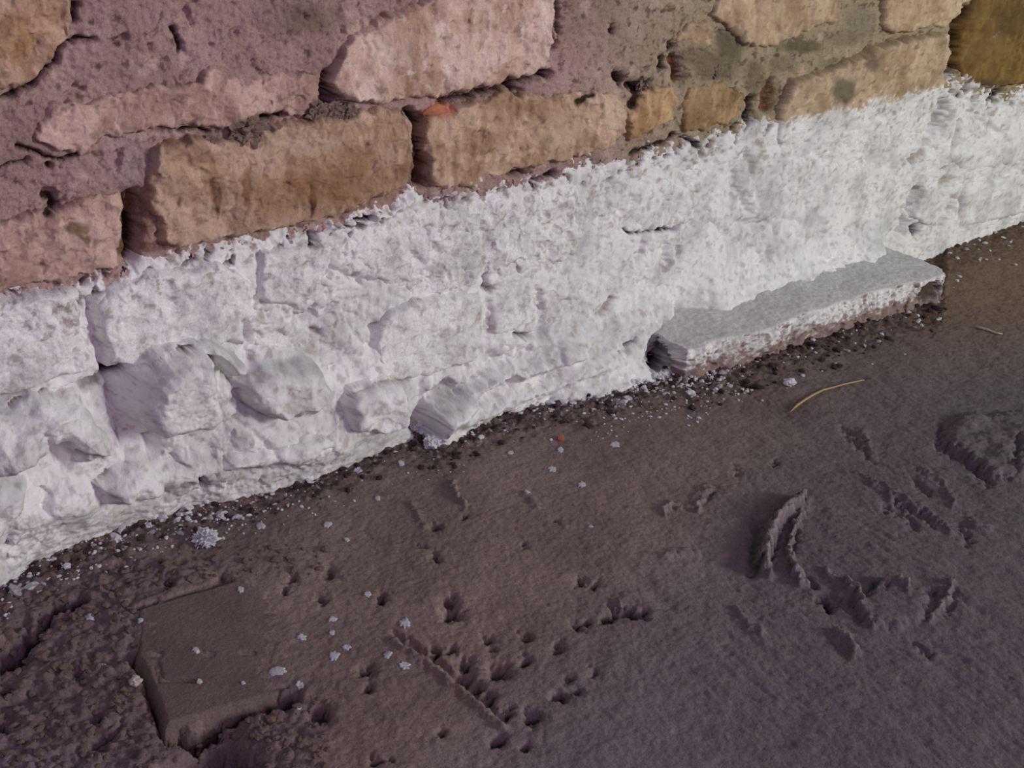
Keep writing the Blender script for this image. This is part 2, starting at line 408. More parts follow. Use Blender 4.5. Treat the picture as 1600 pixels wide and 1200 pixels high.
dk2 = np.zeros(len(U)); feature(PX + 9 * fbm(U, V, 60, 3, 71), PY + 12 * fbm(U, V, 60, 3, 73), [(1026, 548), (1030, 572)], 17, lambda t: 1 - sstep(.6, 1.0, t), dk2)
hw -= 0.05 * dk2
dk = np.maximum(dk, dk2)

# bare mortar
mort = mix(np.broadcast_to(lin(168, 140, 138) / KW, (len(U), 3)), lin(132, 108, 102) / KW, np.clip(0.5 + 0.9 * fbm(U, V, 8, 4, 61), 0, 1))
right = sstep(820, 1150, PX)
mort = mix(mort, lin(146, 138, 108) / KW, 0.75 * right)
mort = mix(mort, lin(80, 62, 52) / KW, sstep(0.17, 0.42, fbm(U, V, 48, 4, 65, .6) + .06 * right) * 0.8)
mort = mix(mort, lin(186, 164, 154) / KW, sstep(0.25, 0.55, fbm(U, V, 20, 3, 69)) * 0.5)
mort = stain_apply(mort, PX, PY, KW, U, V)
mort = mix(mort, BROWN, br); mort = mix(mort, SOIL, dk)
hm = h + hc
pit = sstep(0.3, 0.55, fbm(U, V, 30, 3, 91)); hm = hm - 0.012 * pit
faces = grid_faces(len(us), len(vs))
fm = mask[faces]
sel = fm.min(1) < 0.97
P = np.stack([U, -hm, V], 1)
Pw, fw, cw = compact(P, faces[sel], mort)
# masonry core behind the face
box = np.array([[-2.5, .10, -.3], [8, .10, -.3], [8, .10, 2.6], [-2.5, .10, 2.6], [-2.5, .45, -.3], [8, .45, -.3], [8, .45, 2.6], [-2.5, .45, 2.6]])
bf = np.array([[0, 1, 2, 3], [4, 7, 6, 5], [0, 4, 5, 1], [3, 2, 6, 7], [0, 3, 7, 4], [1, 5, 6, 2]]) + len(Pw)
wall = link_mesh('wall_back', np.vstack([Pw, box]), np.vstack([fw, bf]), MAT_MORTAR, np.vstack([cw, np.tile(lin(120, 100, 92), (8, 1))]))
tag(wall, 'old rubble stone wall in grey mortar with a white coated base', 'wall', kind='structure')

# white coat over the base of the wall
hcoat = np.where(V < coat_edge(U) + .05, hw, 0) + 0.35 * h + hc * 0.9
hcoat = hcoat + 0.004 * mask
hcoat = hcoat * mask + (hm - 0.003) * (1 - mask)
wc = np.tile(WHITE, (len(U), 1)); wc[near] = white_pigment(U[near], V[near], (coat_edge(U) - V)[near], HB[near])
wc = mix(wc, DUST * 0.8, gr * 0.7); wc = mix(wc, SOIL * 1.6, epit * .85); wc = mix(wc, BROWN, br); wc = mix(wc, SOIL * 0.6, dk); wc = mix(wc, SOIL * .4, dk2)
sel = fm.max(1) > 0.03
Pc, fc, cc = compact(np.stack([U + .006 * n3(40, 3, 81), -hcoat, V + .006 * n3(40, 3, 85) * sstep(.02, .06, V)], 1), faces[sel], wc)
coat = link_mesh('white_coat', Pc, fc, MAT_COAT, cc, wall)
coat['label'] = 'rough white coating brushed over the foot of the wall'

# ------------------------------------------------------------------ stones of the wall
def stone(poly, p, edge0, c1, c2, s, rough=0.005, facet=0.010, tilt=(0, 0), wob=0.013, painted=False, mat=None, base=0.008, name='stone', crisp=1.0):
    q = np.array([at_wall(x, y, p) for x, y in poly])
    cu, cv = q.mean(0)
    pxm = px_size((cu, -p, cv))
    su = 1.9 * pxm / max(CAM_D / math.hypot(CAM_D, cu), .4); sv = 1.9 * pxm
    a = np.arange(q[:, 0].min() - .03, q[:, 0].max() + .03, su); b = np.arange(q[:, 1].min() - .03, q[:, 1].max() + .03, sv)
    Us, Vs = [t.ravel() for t in np.meshgrid(a, b, indexing='ij')]
    sd = poly_sd(Us, Vs, q) + (.001 if painted else .006) + wob * (.65 if painted else 1) * fbm(Us, Vs, 22, 3 - painted, s) + (.05 if painted else 0.3) * wob * fbm(Us, Vs, 90, 2, s + 9)
    edge = edge0 * (1.0 if painted else 0.62); rough = rough * (.75 if painted else 1.0)
    p = p + (.008 if painted else 0)
    t = np.clip(sd / edge, 0, 1)
    prof = 1 - (1 - t) ** 2.2
    face = p + 1.2 * facet * fbm(Us, Vs, 9, 2, s + 1) + tilt[0] * (Us - cu) + tilt[1] * (Vs - cv)
    face = face + facet * 0.5 * (np.abs(fbm(Us, Vs, 16, 2, s + 4)) * -2 + 0.5)
    hh = base + (face - base) * prof
    hh = np.where(sd < 0, base + sd * (1.3 if painted else 2.2), hh)
    Hs = np.clip(hh, -.03, .2)
    hh = hh + 1.25 * rough * fbm3(Us, Vs, Hs, 34, 4, s + 2, 0.62) * (0.4 + 0.6 * prof) + 0.45 * rough * fbm3(Us, Vs, Hs, 150, 2, s + 7)
    hh = hh - .9 * rough * sstep(.15, .42, fbm3(Us, Vs, Hs, 30, 3, s + 12))
    px, py = project(np.stack([Us, -np.clip(hh, -.02, .2), Vs], 1))
    hc, dk, br, gr = cavities(px, py, Us, Vs, 0.6)
    hh = hh + hc
    n = fbm(Us, Vs, 10, 4, s + 3); n2 = fbm(Us * 2.2, Vs * 0.8, 26, 3, s + 5)
    col = mix(np.broadcast_to(np.asarray(c1), (len(Us), 3)), np.asarray(c2), np.clip(0.5 + 1.5 * n + 0.8 * n2, 0, 1))
    col = mix(col, np.asarray(c2) * 0.55, sstep(0.18, 0.42, fbm(Us, Vs, 50, 3, s + 6)) * 0.6)
    col = mix(col, np.minimum(np.asarray(c1) * 1.25, .8), sstep(0.2, 0.45, fbm(Us, Vs, 28, 3, s + 8)) * 0.6)
    col = mix(col, np.asarray(c2) * 0.5, (1 - sstep(-.004, .010, sd)) * 0.6)
    col = stain_apply(col, px, py, KW, Us, Vs)
    m = coat_mask(Us, Vs)
    if painted:
        m = np.maximum(m, (sd > -1)); 
    hh = hh + 0.003 * m
    w = white_pigment(Us, Vs, coat_edge(Us) - Vs, Hs)
    w = mix(w, DUST * 0.8, gr * 0.7)
    col = mix(col, w, m)
    col = mix(col, BROWN, br); col = mix(col, SOIL, dk)
    fs = grid_faces(len(a), len(b))
    keep = sd[fs].min(1) > (-0.03 if painted else -.011)
    if not keep.any(): return None
    dA = 1.3 * rough * fbm3(Us, Vs, Hs, 45, 3, s + 20); dB = 1.3 * rough * fbm3(Us, Vs, Hs, 45, 3, s + 24)
    Pp, ff, cc = compact(np.stack([Us + dA, -hh, Vs + dB], 1), fs[keep], col)
    Pp, ff, cc, cap = close_back(Pp, ff, cc, 1, 0.09)
    return link_solid(name, Pp, ff, cap, cc, mat or MAT_STONE, wall)

k = lambda r, g, b: lin(r, g, b) / KW
TAN = (k(190, 160, 140), k(150, 118, 96)); PALE = (k(200, 175, 165), k(168, 138, 122)); OCH = (k(170, 138, 108), k(132, 100, 74))
PKT = (k(186, 158, 148), k(154, 124, 114)); SAND = (k(182, 162, 136), k(152, 130, 104)); OLV = (k(128, 102, 58), k(92, 70, 36))
STONES = [
    # polygon, protrusion, edge, colours, kwargs
    ([(-50, -50), (108, -50), (112, 10), (108, 52), (86, 82), (78, 102), (48, 128), (8, 146), (-50, 166)], .030, .018, (k(180, 152, 134), k(150, 120, 98)), {}),
    ([(66, 218), (80, 172), (110, 160), (150, 165), (190, 152), (240, 138), (318, 132), (326, 112), (350, 118), (380, 138), (430, 122), (500, 122),
      (504, 150), (490, 172), (440, 182), (402, 180), (350, 198), (300, 196), (255, 192), (215, 204), (180, 214), (150, 226), (130, 244), (100, 232)], .032, .012, PKT, {}),
    ([(240, 256), (252, 234), (320, 222), (380, 226), (420, 206), (470, 194), (540, 188), (600, 168), (638, 182), (650, 206), (649, 250), (636, 288),
      (600, 308), (530, 338), (450, 354), (380, 368), (330, 378), (266, 388), (236, 310)], .040, .020, (k(176, 150, 132), k(148, 120, 100)), dict(facet=.008)),
    ([(-50, 378), (40, 344), (100, 334), (150, 306), (196, 305), (198, 400), (188, 416), (120, 432), (0, 456), (-50, 468)], .032, .014, PKT, {}),
    ([(523, 128), (536, 100), (560, 58), (612, 28), (680, 0), (700, -50), (885, -50), (874, 20), (866, 75), (852, 108), (800, 126), (740, 140),
      (690, 151), (640, 154), (600, 160), (560, 160), (530, 152)], .040, .020, PALE, {}),
    ([(666, 196), (690, 184), (740, 164), (800, 144), (820, 152), (880, 150), (958, 148), (976, 162), (978, 208), (960, 230), (900, 244), (860, 254),
      (800, 270), (740, 288), (684, 292), (668, 240)], .032, .016, (k(184, 158, 138), k(150, 122, 98)), {}),
    ([(664, 178), (676, 166), (700, 164), (700, 178), (680, 186)], .022, .006, (k(168, 108, 84), k(130, 80, 60)), dict(wob=.003, facet=.003)),
    ([(984, 170), (1004, 148), (1052, 134), (1066, 160), (1050, 186), (1004, 208), (986, 220)], .030, .014, (k(182, 152, 118), k(148, 116, 84)), {}),
    ([(1064, 62), (1080, 40), (1104, 35), (1116, 54), (1108, 76), (1070, 82)], .026, .010, SAND, {}),
    ([(1082, 142), (1130, 132), (1162, 150), (1158, 182), (1112, 198), (1068, 206), (1072, 165)], .028, .014, (k(164, 138, 104), k(128, 104, 74)), {}),
    ([(1118, 22), (1150, -50), (1325, -50), (1312, 32), (1270, 44), (1250, 58), (1182, 74), (1156, 58)], .030, .014, SAND, {}),
    ([(1385, -50), (1526, -50), (1512, 18), (1488, 38), (1400, 54), (1386, 38)], .036, .014, (k(186, 166, 138), k(160, 138, 110)), {}),
    ([(1240, 128), (1290, 112), (1320, 100), (1380, 70), (1484, 50), (1486, 84), (1476, 130), (1462, 178), (1440, 236), (1400, 250), (1340, 246), (1290, 238),
      (1226, 250), (1222, 170)], .034, .018, SAND, dict(facet=.006, tilt=(0, .16))),
    ([(1504, 52), (1524, 0), (1536, -50), (1680, -50), (1680, 112), (1580, 134), (1516, 138), (1500, 100)], .032, .024, OLV, dict(facet=.014)),
    # stones under the white coat
    ([(-50, 476), (60, 456), (102, 450), (120, 454), (126, 480), (134, 522), (154, 576), (100, 590), (40, 610), (-50, 640)], .036, .012, PALE, dict(painted=True, facet=.006)),
    ([(170, 450), (250, 420), (340, 408), (398, 440), (390, 498), (384, 540), (300, 542), (232, 568), (176, 574), (156, 530), (150, 490)], .030, .016, PALE, dict(painted=True)),
    ([(404, 390), (480, 374), (514, 384), (515, 424), (494, 450), (462, 486), (404, 468)], .026, .014, PALE, dict(painted=True)),
    ([(402, 515), (480, 500), (556, 562), (578, 600), (558, 614), (520, 598), (440, 588), (398, 570)], .012, .020, PALE, dict(painted=True, facet=.005, tilt=(0, -.15))),
    ([(588, 512), (612, 482), (650, 470), (752, 457), (755, 500), (744, 558), (700, 578), (640, 592), (600, 598), (584, 560)], .034, .012, PALE, dict(painted=True, facet=.006)),
    ([(766, 474), (828, 458), (842, 500), (834, 520), (766, 520)], .018, .010, PALE, dict(painted=True, facet=.005)),
    ([(850, 455), (930, 420), (970, 440), (930, 490), (880, 520), (848, 515)], .012, .024, PALE, dict(painted=True)),
    ([(524, 380), (640, 330), (760, 305), (900, 285), (925, 330), (905, 400), (790, 436), (680, 466), (560, 440), (524, 420)], .016, .030, PALE, dict(painted=True, rough=.009)),
    ([(985, 305), (1040, 262), (1090, 250), (1132, 300), (1116, 350), (1054, 352), (1000, 358), (975, 340)], .010, .030, PALE, dict(painted=True)),
    ([(1170, 238), (1290, 244), (1418, 258), (1428, 290), (1402, 330), (1300, 358), (1210, 345), (1170, 300)], .010, .034, PALE, dict(painted=True)),
    ([(1440, 290), (1462, 288), (1492, 290), (1486, 315), (1462, 356), (1440, 352), (1424, 340)], .020, .014, PALE, dict(painted=True, facet=.004)),
    ([(1502, 286), (1600, 268), (1680, 256), (1680, 316), (1600, 334), (1494, 360), (1496, 330)], .020, .024, PALE, dict(painted=True)),
    ([(1494, 180), (1540, 172), (1600, 160), (1680, 140), (1680, 240), (1600, 256), (1510, 272), (1480, 250)], .018, .030, PALE, dict(painted=True)),
]
for i, (poly, p, edge, cs, kw) in enumerate(STONES):
    stone(poly, p, edge, cs[0], cs[1], 1000 + 37 * i, **kw)

# coated boulders of the footing
BOULDERS = [
    ([(-50, 700), (0, 662), (70, 632), (138, 634), (150, 656), (188, 690), (196, 726), (130, 744), (104, 716), (60, 748), (-50, 770)], .088, .035, dict(facet=.022)),
    ([(228, 604), (268, 566), (338, 556), (354, 590), (358, 658), (342, 684), (262, 704), (232, 680)], .118, .022, dict(facet=.010, tilt=(.05, .10))),
    ([(300, 556), (345, 546), (394, 572), (388, 592), (362, 596), (345, 566)], .095, .014, dict(facet=.006)),
    ([(392, 614), (430, 584), (516, 580), (528, 618), (500, 656), (450, 668), (398, 648)], .095, .020, dict(facet=.016, tilt=(.02, -.25))),
    ([(556, 620), (580, 610), (636, 602), (646, 640), (638, 668), (600, 688), (552, 680), (546, 640)], .098, .016, dict(facet=.012, tilt=(.1, -.1))),
    ([(150, 768), (200, 730), (240, 718), (278, 746), (268, 788), (170, 806)], .09, .026, dict(facet=.014)),
    ([(-50, 770), (0, 742), (56, 752), (62, 800), (20, 850), (-50, 880)], .085, .03, dict(facet=.018)),
    ([(352, 712), (440, 690), (540, 664), (544, 712), (450, 738), (340, 750)], .088, .022, dict(facet=.012)),
    ([(690, 672), (760, 622), (860, 592), (940, 566), (960, 590), (880, 612), (790, 634), (720, 664)], .055, .022, dict(facet=.012, tilt=(0, -.5))),
]
for i, (poly, p, edge, kw) in enumerate(BOULDERS):
    stone(poly, p, edge * 1.4, PALE[0], PALE[1], 3000 + 41 * i, painted=True, rough=.0045, mat=MAT_COAT, name='boulder', base=.03, **kw)

# crumbly clumps of old mortar stuck on the joints
def lump_mesh(name, seed, mat, sub=2, amp=.35, freq=1.7, flat=.7):
    from mathutils import noise
    rnd = random.Random(seed)
    bm = bmesh.new(); bmesh.ops.create_icosphere(bm, subdivisions=sub, radius=1.0)
    off = Vector((rnd.uniform(-50, 50), rnd.uniform(-50, 50), rnd.uniform(-50, 50)))
    for v in bm.verts:
        v.co *= 1 + amp * noise.noise(v.co * freq + off) + amp * .5 * noise.noise(v.co * freq * 2.6 + off)
        v.co.z *= flat
    me = bpy.data.meshes.new(name); bm.to_mesh(me); bm.free(); me.materials.append(mat)
    return me
MAT_CLUMP = plain('mortar_clump', tuple(lin(112, 94, 86) / KW), var=.5, scale=160)
for i, (px, py, r_, p_) in enumerate([(392, 206, 22, .034), (498, 172, 15, .03), (522, 174, 13, .028), (545, 176, 12, .03), (328, 222, 8, .03), (1010, 130, 12, .018), (1120, 112, 10, .02)]):
    u_, v_ = at_wall(px, py, p_); rr_ = r_ * px_size((u_, -p_, v_))
    o = bpy.data.objects.new('mortar_clump', lump_mesh('mortar_clump', 500 + i, MAT_CLUMP, 4, .75, 2.8, .9)); COL.objects.link(o); o.parent = wall
    o.location = (u_, -p_ + .35 * rr_, v_); o.scale = (rr_ * 1.15, rr_ * .6, rr_)

# ------------------------------------------------------------------ stone ledge at the foot, right
def ledge():
    u0, u1 = at_floor(1072, 594)[0], at_floor(1474, 464)[0]
    ns, nt = 420, 150
    s = np.concatenate([np.full(14, 0.0), np.linspace(0, 1, ns), np.full(14, 1.0)])
    kk = np.concatenate([np.linspace(0.02, 1, 15)[:-1], np.ones(ns), np.linspace(1, 0.02, 15)[1:]])
    t = np.linspace(0, 1, nt)
    Sg, T = [a.ravel() for a in np.meshgrid(s, t, indexing='ij')]
    K = np.repeat(kk, nt)
    Us = u0 + (u1 - u0) * Sg
    prot = np.interp(Us, [u0, (u0 + u1) / 2, u1], [.200, .225, .262]) + .030 * fbm(Us, Us * 0, 5, 3, 700)
    hgt = np.interp(Us, [u0, (u0 + u1) / 2, u1], [.085, .092, .088]) + .016 * fbm(Us, Us * 0, 6, 3, 703)
    # profile: back of the top -> rounded front edge -> floor
    a = 0.62
    yy = np.where(T < a, T / a, 1 - 0.04 * sstep(a, a + .06, T) * 0)
    rnd = 0.03
    zt = 1.12 - 0.12 * yy + 0.20 * np.clip(1 - yy / .35, 0, 1) ** 2 * sstep(.0, .2, u1 - Us) - rnd * 6 * np.clip(yy - .86, 0, 1) ** 2 * 8
    zz = np.where(T < a, zt, (1 - (T - a) / (1 - a)) * (1.0 - .35 * rnd * 8) )
    end = np.minimum(Us - u0, u1 - Us); er = 1 - 0.10 * (1 - sstep(0, .05, end))
    y = (prot + .03) * yy * K * er - .03; z = hgt * zz * K * er - 0.01 * (T > .995)
    nrm = T > a
    n = .012 * fbm3(Us, y, z, 12, 4, 711, .55) + .006 * fbm3(Us, y, z, 75, 3, 713)
    n2 = n - .010 * sstep(.15, .45, fbm3(Us, y, z, 26, 3, 717)) * nrm
    y = y + np.where(nrm, n2, 0.2 * n); z = z + np.where(nrm, 0.2 * n, .4 * n)
    # broken, uncoated notch near the right end of the front face
    d = np.hypot((Us - (u1 - .10)) / .055, (T - .80) / .16) + .3 * fbm(Us, T, 30, 2, 719)
    notch = 1 - sstep(.6, 1.1, d)
    y -= .022 * notch
    X = Us + .006 * fbm(y, z, 40, 3, 721) * (K < 1) 
    bare = sstep(-.05, .10, (T - .80) + .13 * fbm(Us, T * .3, 12, 3, 723) + .16 * fbm(Us, T * .3, 60, 3, 725) + .10 * sstep(.2, .5, fbm(Us, T * .32, 40, 3, 727)))
    bare = np.maximum(bare, notch) * nrm
    gouge = nrm * sstep(.20, .38, fbm3(Us, y * 0, z * .25, 48, 3, 737)) * sstep(.5, .75, (Us - u0) / (u1 - u0) + .25 * fbm(Us, T * .3, 6, 2, 739))
    y = y - .010 * gouge; bare = np.maximum(bare, .9 * gouge)
    bare = np.maximum(bare, nrm * .9 * sstep(.16, .36, fbm(Us * .7, T * .32, 42, 3, 731) + .10 * fbm(Us, T * .3, 8, 2, 733)))
    w = white_pigment(Us, z, np.full(len(Us), .09), y)
    w = mix(w, GREYW * .9, .7 * (1 - nrm) )  # shade of the upward-facing top painted in as grey
    c = mix(w, np.broadcast_to(k(120, 98, 92), w.shape), bare * .92)
    c = mix(c, SOIL * 2.5, gouge * .6); c = mix(c, SOIL * 1.5, notch * .8)
    lx, ly = project(np.stack([X, -y, z], 1))
    hole = np.zeros(len(Us)); feature(lx + 9 * fbm3(X, y, z, 60, 3, 741), ly + 12 * fbm3(X, y, z, 60, 3, 743), [(1024, 546), (1030, 572)], 16, lambda q: 1 - sstep(.6, 1.0, q), hole)
    c = mix(c, SOIL * .4, hole); X = X + .05 * hole
    fs = grid_faces(len(s), nt)[:, ::-1]
    o = link_mesh('ledge', np.stack([X + .3 * n, -y, z], 1), fs, MAT_COAT, c, wall)
    o['label'] = 'low stone ledge with a whitened top and crumbling bare front'
ledge()

# ------------------------------------------------------------------ the floor
fu = np.array([-2.5, -1.2, -0.5, -0.15, 0.0] + list(np.concatenate([np.arange(0.08, 1.4, 0.0027), 1.4 + np.cumsum(np.linspace(.0027, .0065, 520))])) + [4.4, 5, 6, 8])
fv = np.concatenate([[-6, -4, -2.6, -2.0, -1.75, -1.6], np.arange(-1.5, -0.9, .0034), np.arange(-0.9, 0.03, .0027), [0.06, 0.12]])
U, V = [a.ravel() for a in np.meshgrid(fu, fv, indexing='ij')]
PX, PY = project(np.stack([U, V, np.zeros_like(U)], 1))
behind = ((np.stack([U, V, np.zeros_like(U)], 1) - CPOS) @ M3)[:, 2] < 0.3
PX[behind] = -9999; PY[behind] = 9999
WX = PX + 10 * fbm(U, V, 55, 3, 801) + 4 * fbm(U, V, 130, 2, 803); WY = PY + 10 * fbm(U, V, 55, 3, 805) + 4 * fbm(U, V, 130, 2, 807)
foot_y = np.interp(PX, [p[0] for p in FOOT] + [1072, 1474, 1482, 1660], [p[1] for p in FOOT] + [592, 466, 378, 318])
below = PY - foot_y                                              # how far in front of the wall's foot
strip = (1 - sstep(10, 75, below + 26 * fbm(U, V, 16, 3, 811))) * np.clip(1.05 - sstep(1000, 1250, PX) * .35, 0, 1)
broken = np.zeros(len(U))
sdl = poly_sd(PX, PY, [(-200, 830), (130, 850), (330, 880), (215, 950), (215, 1030), (258, 1136), (350, 1110), (470, 1070), (520, 1110), (430, 1260), (-200, 1400)])
broken = sstep(-20, 25, sdl + 25 * fbm(U, V, 18, 3, 815))
right = sstep(950, 1250, PX)
# brushed, drying drag marks run diagonally across the right half
g = (U * 0.72 + V * 0.69); gp = (U * -0.69 + V * 0.72)
drag = fbm(U + .05 * fbm(U, V, 4, 2, 823), V * 0.2, 60, 4, 821, .6)
z = .006 * fbm(U, V, 3.5, 3, 831) + .0042 * fbm(U, V, 24, 4, 835, .62) + .0018 * fbm(U, V, 110, 3, 839)
z += right * (.0030 * drag + .004 * fbm(U, V * .5, 14, 3, 841))
wd1, wd2, wv = worley(U * 42 + .5 * fbm(U, V, 30, 2, 843), V * 42, 847)
wd3, _, wv3 = worley(U * 95, V * 95, 849)
clod = (.013 * (0.62 - wd1) * (wv > .35) + .007 * (.6 - wd3) * (wv3 > .4))
z += clod * np.clip(broken * .9 + strip * 1.2, 0, 1) * .9 - .004 * broken
z += -.010 * broken * sstep(.1, .45, fbm(U, V, 14, 3, 851))
FPIT = [((681, 1014), 9, .022), ((705, 1012), 8, .018), ((727, 1033), 11, .025), ((722, 1057), 12, .030), ((746, 1070), 8, .02), ((766, 1087), 9, .022), ((779, 1044), 14, .032),
        ((820, 1031), 8, .02), ((820, 992), 8, .018), ((794, 1109), 8, .02), ((831, 1118), 11, .03), ((777, 1152), 10, .026), ((876, 1083), 9, .026), ((706, 955), 13, .036), ((702, 936), 9, .02),
        ((907, 907), 8, .016), ((928, 912), 8, .018), ((902, 975), 8, .018), ((915, 972), 7, .014), ((872, 1011), 9, .018), ((586, 1187), 8, .02), ((610, 1187), 6, .016), ((597, 936), 8, .022), ((681, 871), 8, .016),
        ((573, 1048), 10, .018), ((683, 821), 7, .012), ((760, 995), 7, .016), ((770, 1012), 8, .016), ((870, 1085), 7, .02), ((500, 1112), 13, .03), ((575, 1075), 7, .016), ((690, 1143), 7, .014),
        ((822, 1165), 7, .014), ((930, 1050), 8, .01), ((640, 700), 6, .014), ((820, 850), 5, .01), ((660, 853), 5, .01), ((725, 805), 4, .01), ((870, 815), 6, .008),
        ((455, 905), 7, .014), ((445, 920), 6, .014), ((515, 895), 12, .010), ((500, 935), 8, .012), ((345, 900), 9, .012), ((260, 905), 9, .016), ((340, 1180), 34, .085), ((375, 1195), 22, .06), ((300, 1185), 20, .04),
        ((20, 1016), 18, .06), ((45, 990), 14, .05), ((5, 1030), 14, .05), ((70, 965), 10, .03), ((10, 1075), 8, .02), ((4, 1135), 8, .03), ((208, 1024), 7, .03), ((120, 1050), 10, .012), ((150, 1120), 9, .016),
        ((900, 1080), 9, .010), ((890, 1060), 8, .010), ((1210, 725), 5, .01), ((1150, 735), 6, .008)]
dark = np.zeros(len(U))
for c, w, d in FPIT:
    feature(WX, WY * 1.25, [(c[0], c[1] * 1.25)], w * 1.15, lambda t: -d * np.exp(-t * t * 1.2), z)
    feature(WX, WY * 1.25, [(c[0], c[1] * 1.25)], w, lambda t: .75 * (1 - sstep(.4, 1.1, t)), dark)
FLINE = [  # grooves (negative) and ridges
    ([(216, 950), (262, 937), (312, 922), (362, 907)], 4, -.012), ([(210, 1020), (226, 1050), (240, 1090), (256, 1134)], 8, -.045), ([(262, 1142), (304, 1146), (348, 1114), (400, 1098), (455, 1088)], 9, -.035),
    ([(0, 1030), (55, 985), (85, 948), (130, 935)], 6, -.03), ([(140, 1162), (190, 1128)], 5, -.012),
    ([(620, 992), (650, 1008), (690, 1036), (740, 1078), (792, 1122)], 5, -.012), ([(612, 1002), (642, 1020), (682, 1046), (732, 1090), (785, 1134)], 5, .007),
    ([(945, 965), (975, 955), (1005, 960)], 6, -.026), ([(952, 945), (968, 955)], 4, -.016), ([(968, 938), (975, 950)], 3, .008),
    ([(707, 758), (712, 772), (726, 788)], 4, .010), ([(820, 770), (838, 788)], 5, .006), ([(645, 790), (660, 815)], 5, .006), ([(1037, 801), (1045, 790), (1060, 795)], 4, .010), ([(1088, 800), (1098, 782)], 4, .012), ([(1092, 790), (1112, 772)], 5, -.008),
    ([(1040, 870), (1060, 860), (1090, 868)], 6, .006),
    ([(1256, 788), (1232, 802), (1212, 822), (1200, 850), (1194, 876), (1198, 896)], 7, .030), ([(1180, 850), (1178, 890), (1184, 820)], 9, -.012), ([(1236, 806), (1214, 840), (1206, 880)], 2.5, -.010),
    ([(1252, 806), (1238, 830), (1232, 856), (1238, 884), (1252, 915)], 4, .012), ([(1246, 830), (1238, 862)], 4, -.006),
    ([(1238, 893), (1256, 900), (1266, 910)], 4, .012), ([(1262, 904), (1270, 912)], 5, -.018), ([(1285, 935), (1296, 945)], 7, -.024), ([(1300, 925), (1330, 950), (1345, 968)], 7, -.010),
    ([(1290, 895), (1304, 906)], 4, .010), ([(1322, 910), (1340, 930), (1344, 955)], 5, .016), ([(1370, 925), (1380, 912), (1400, 918), (1415, 928)], 5, .018), ([(1372, 915), (1366, 925)], 5, -.014),
    ([(1486, 912), (1482, 935), (1465, 958), (1450, 968)], 4, .010), ([(1490, 930), (1478, 958)], 5, -.006),
    ([(1380, 790), (1420, 808), (1432, 822)], 4, -.010), ([(1400, 784), (1440, 804), (1460, 820)], 4, -.011), ([(1390, 778), (1440, 796)], 3, .006), ([(1430, 752), (1450, 768)], 5, -.010), ([(1347, 743), (1400, 772), (1440, 790), (1487, 830)], 3, .007), ([(1440, 735), (1475, 752), (1490, 790)], 4, .006),
    ([(1500, 825), (1516, 846)], 5, -.012), ([(1520, 820), (1545, 828)], 6, .009), ([(1458, 928)], 6, -.014),
    ([(1310, 990), (1328, 1002), (1336, 1020)], 5, .014), ([(1300, 1000), (1322, 1020)], 8, -.005), ([(1428, 1002), (1452, 1022)], 4, -.010), ([(1150, 950), (1170, 975), (1190, 985)], 6, .008),
    ([(1470, 665), (1466, 700)], 6, -.010), ([(1480, 700), (1508, 716), (1522, 732), (1545, 752)], 6, -.014), ([(1590, 690), (1584, 730)], 6, -.012), ([(1315, 672), (1340, 690), (1365, 718)], 5, -.008), ([(1350, 680), (1366, 714)], 6, .006), ([(1088, 775), (1108, 758)], 5, .004),
    ([(1000, 905), (1040, 940)], 14, -.004),
]
for pts, w, a in FLINE:
    feature(WX, WY, pts, w, lambda t: a * np.exp(-t * t), z)
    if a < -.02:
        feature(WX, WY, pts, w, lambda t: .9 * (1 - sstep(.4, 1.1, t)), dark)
mound = poly_sd(WX, WY, [(1478, 668), (1492, 652), (1530, 646), (1660, 640), (1700, 720), (1600, 748), (1548, 752), (1520, 728), (1480, 700)])
z += .020 * sstep(-5, 14, mound) * (0.7 + 0.5 * fbm(U, V, 18, 3, 861))
z += .012 * sstep(-4, 6, poly_sd(WX, WY, [(1345, 975), (1342, 940), (1375, 925), (1400, 916), (1450, 935), (1440, 968), (1400, 985)]))
z -= .012 * (1 - sstep(-45, -4, below))
# pigment
A = lin(92, 78, 66); B = lin(80, 66, 62)
KF = 0.52
fc_ = mix(np.broadcast_to(lin(100, 88, 84) / KF, (len(U), 3)), lin(84, 72, 70) / KF, np.clip(.5 + fbm(U, V, 5, 4, 871), 0, 1))
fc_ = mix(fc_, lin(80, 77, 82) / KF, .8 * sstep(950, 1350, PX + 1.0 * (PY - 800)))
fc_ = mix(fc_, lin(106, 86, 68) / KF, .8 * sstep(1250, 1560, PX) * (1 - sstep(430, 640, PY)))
fc_ = mix(fc_, lin(74, 62, 66) / KF, .7 * broken)
fc_ = mix(fc_, lin(88, 78, 86) / KF, .6 * (1 - sstep(1120, 1180, -PY + 2300 + PX * .2)) * (PX < 330))
fc_ = mix(fc_, lin(42, 30, 28) / KF, strip * np.clip(.62 + .8 * fbm(U, V, 25, 3, 873), 0, 1))  # dark foot soil, deepened with painted shadow under the ledge and base
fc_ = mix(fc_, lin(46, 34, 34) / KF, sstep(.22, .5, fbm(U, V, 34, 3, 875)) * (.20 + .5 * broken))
fc_ = mix(fc_, lin(124, 104, 92) / KF, sstep(.28, .55, fbm(U, V, 48, 3, 877)) * .28)
dust = sstep(.30, .48, fbm(U, V, 85, 2, 879)) * (1 - sstep(0, 60, below)) * (1 - sstep(1050, 1200, PX))
fc_ = mix(fc_, lin(190, 182, 186), dust * .8)
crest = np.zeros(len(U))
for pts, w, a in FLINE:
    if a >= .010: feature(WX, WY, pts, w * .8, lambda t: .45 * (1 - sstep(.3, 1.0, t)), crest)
fc_ = mix(fc_, lin(132, 122, 122) / KF, np.clip(crest, 0, .5))  # dry pale crests, with the light they catch painted into the colour
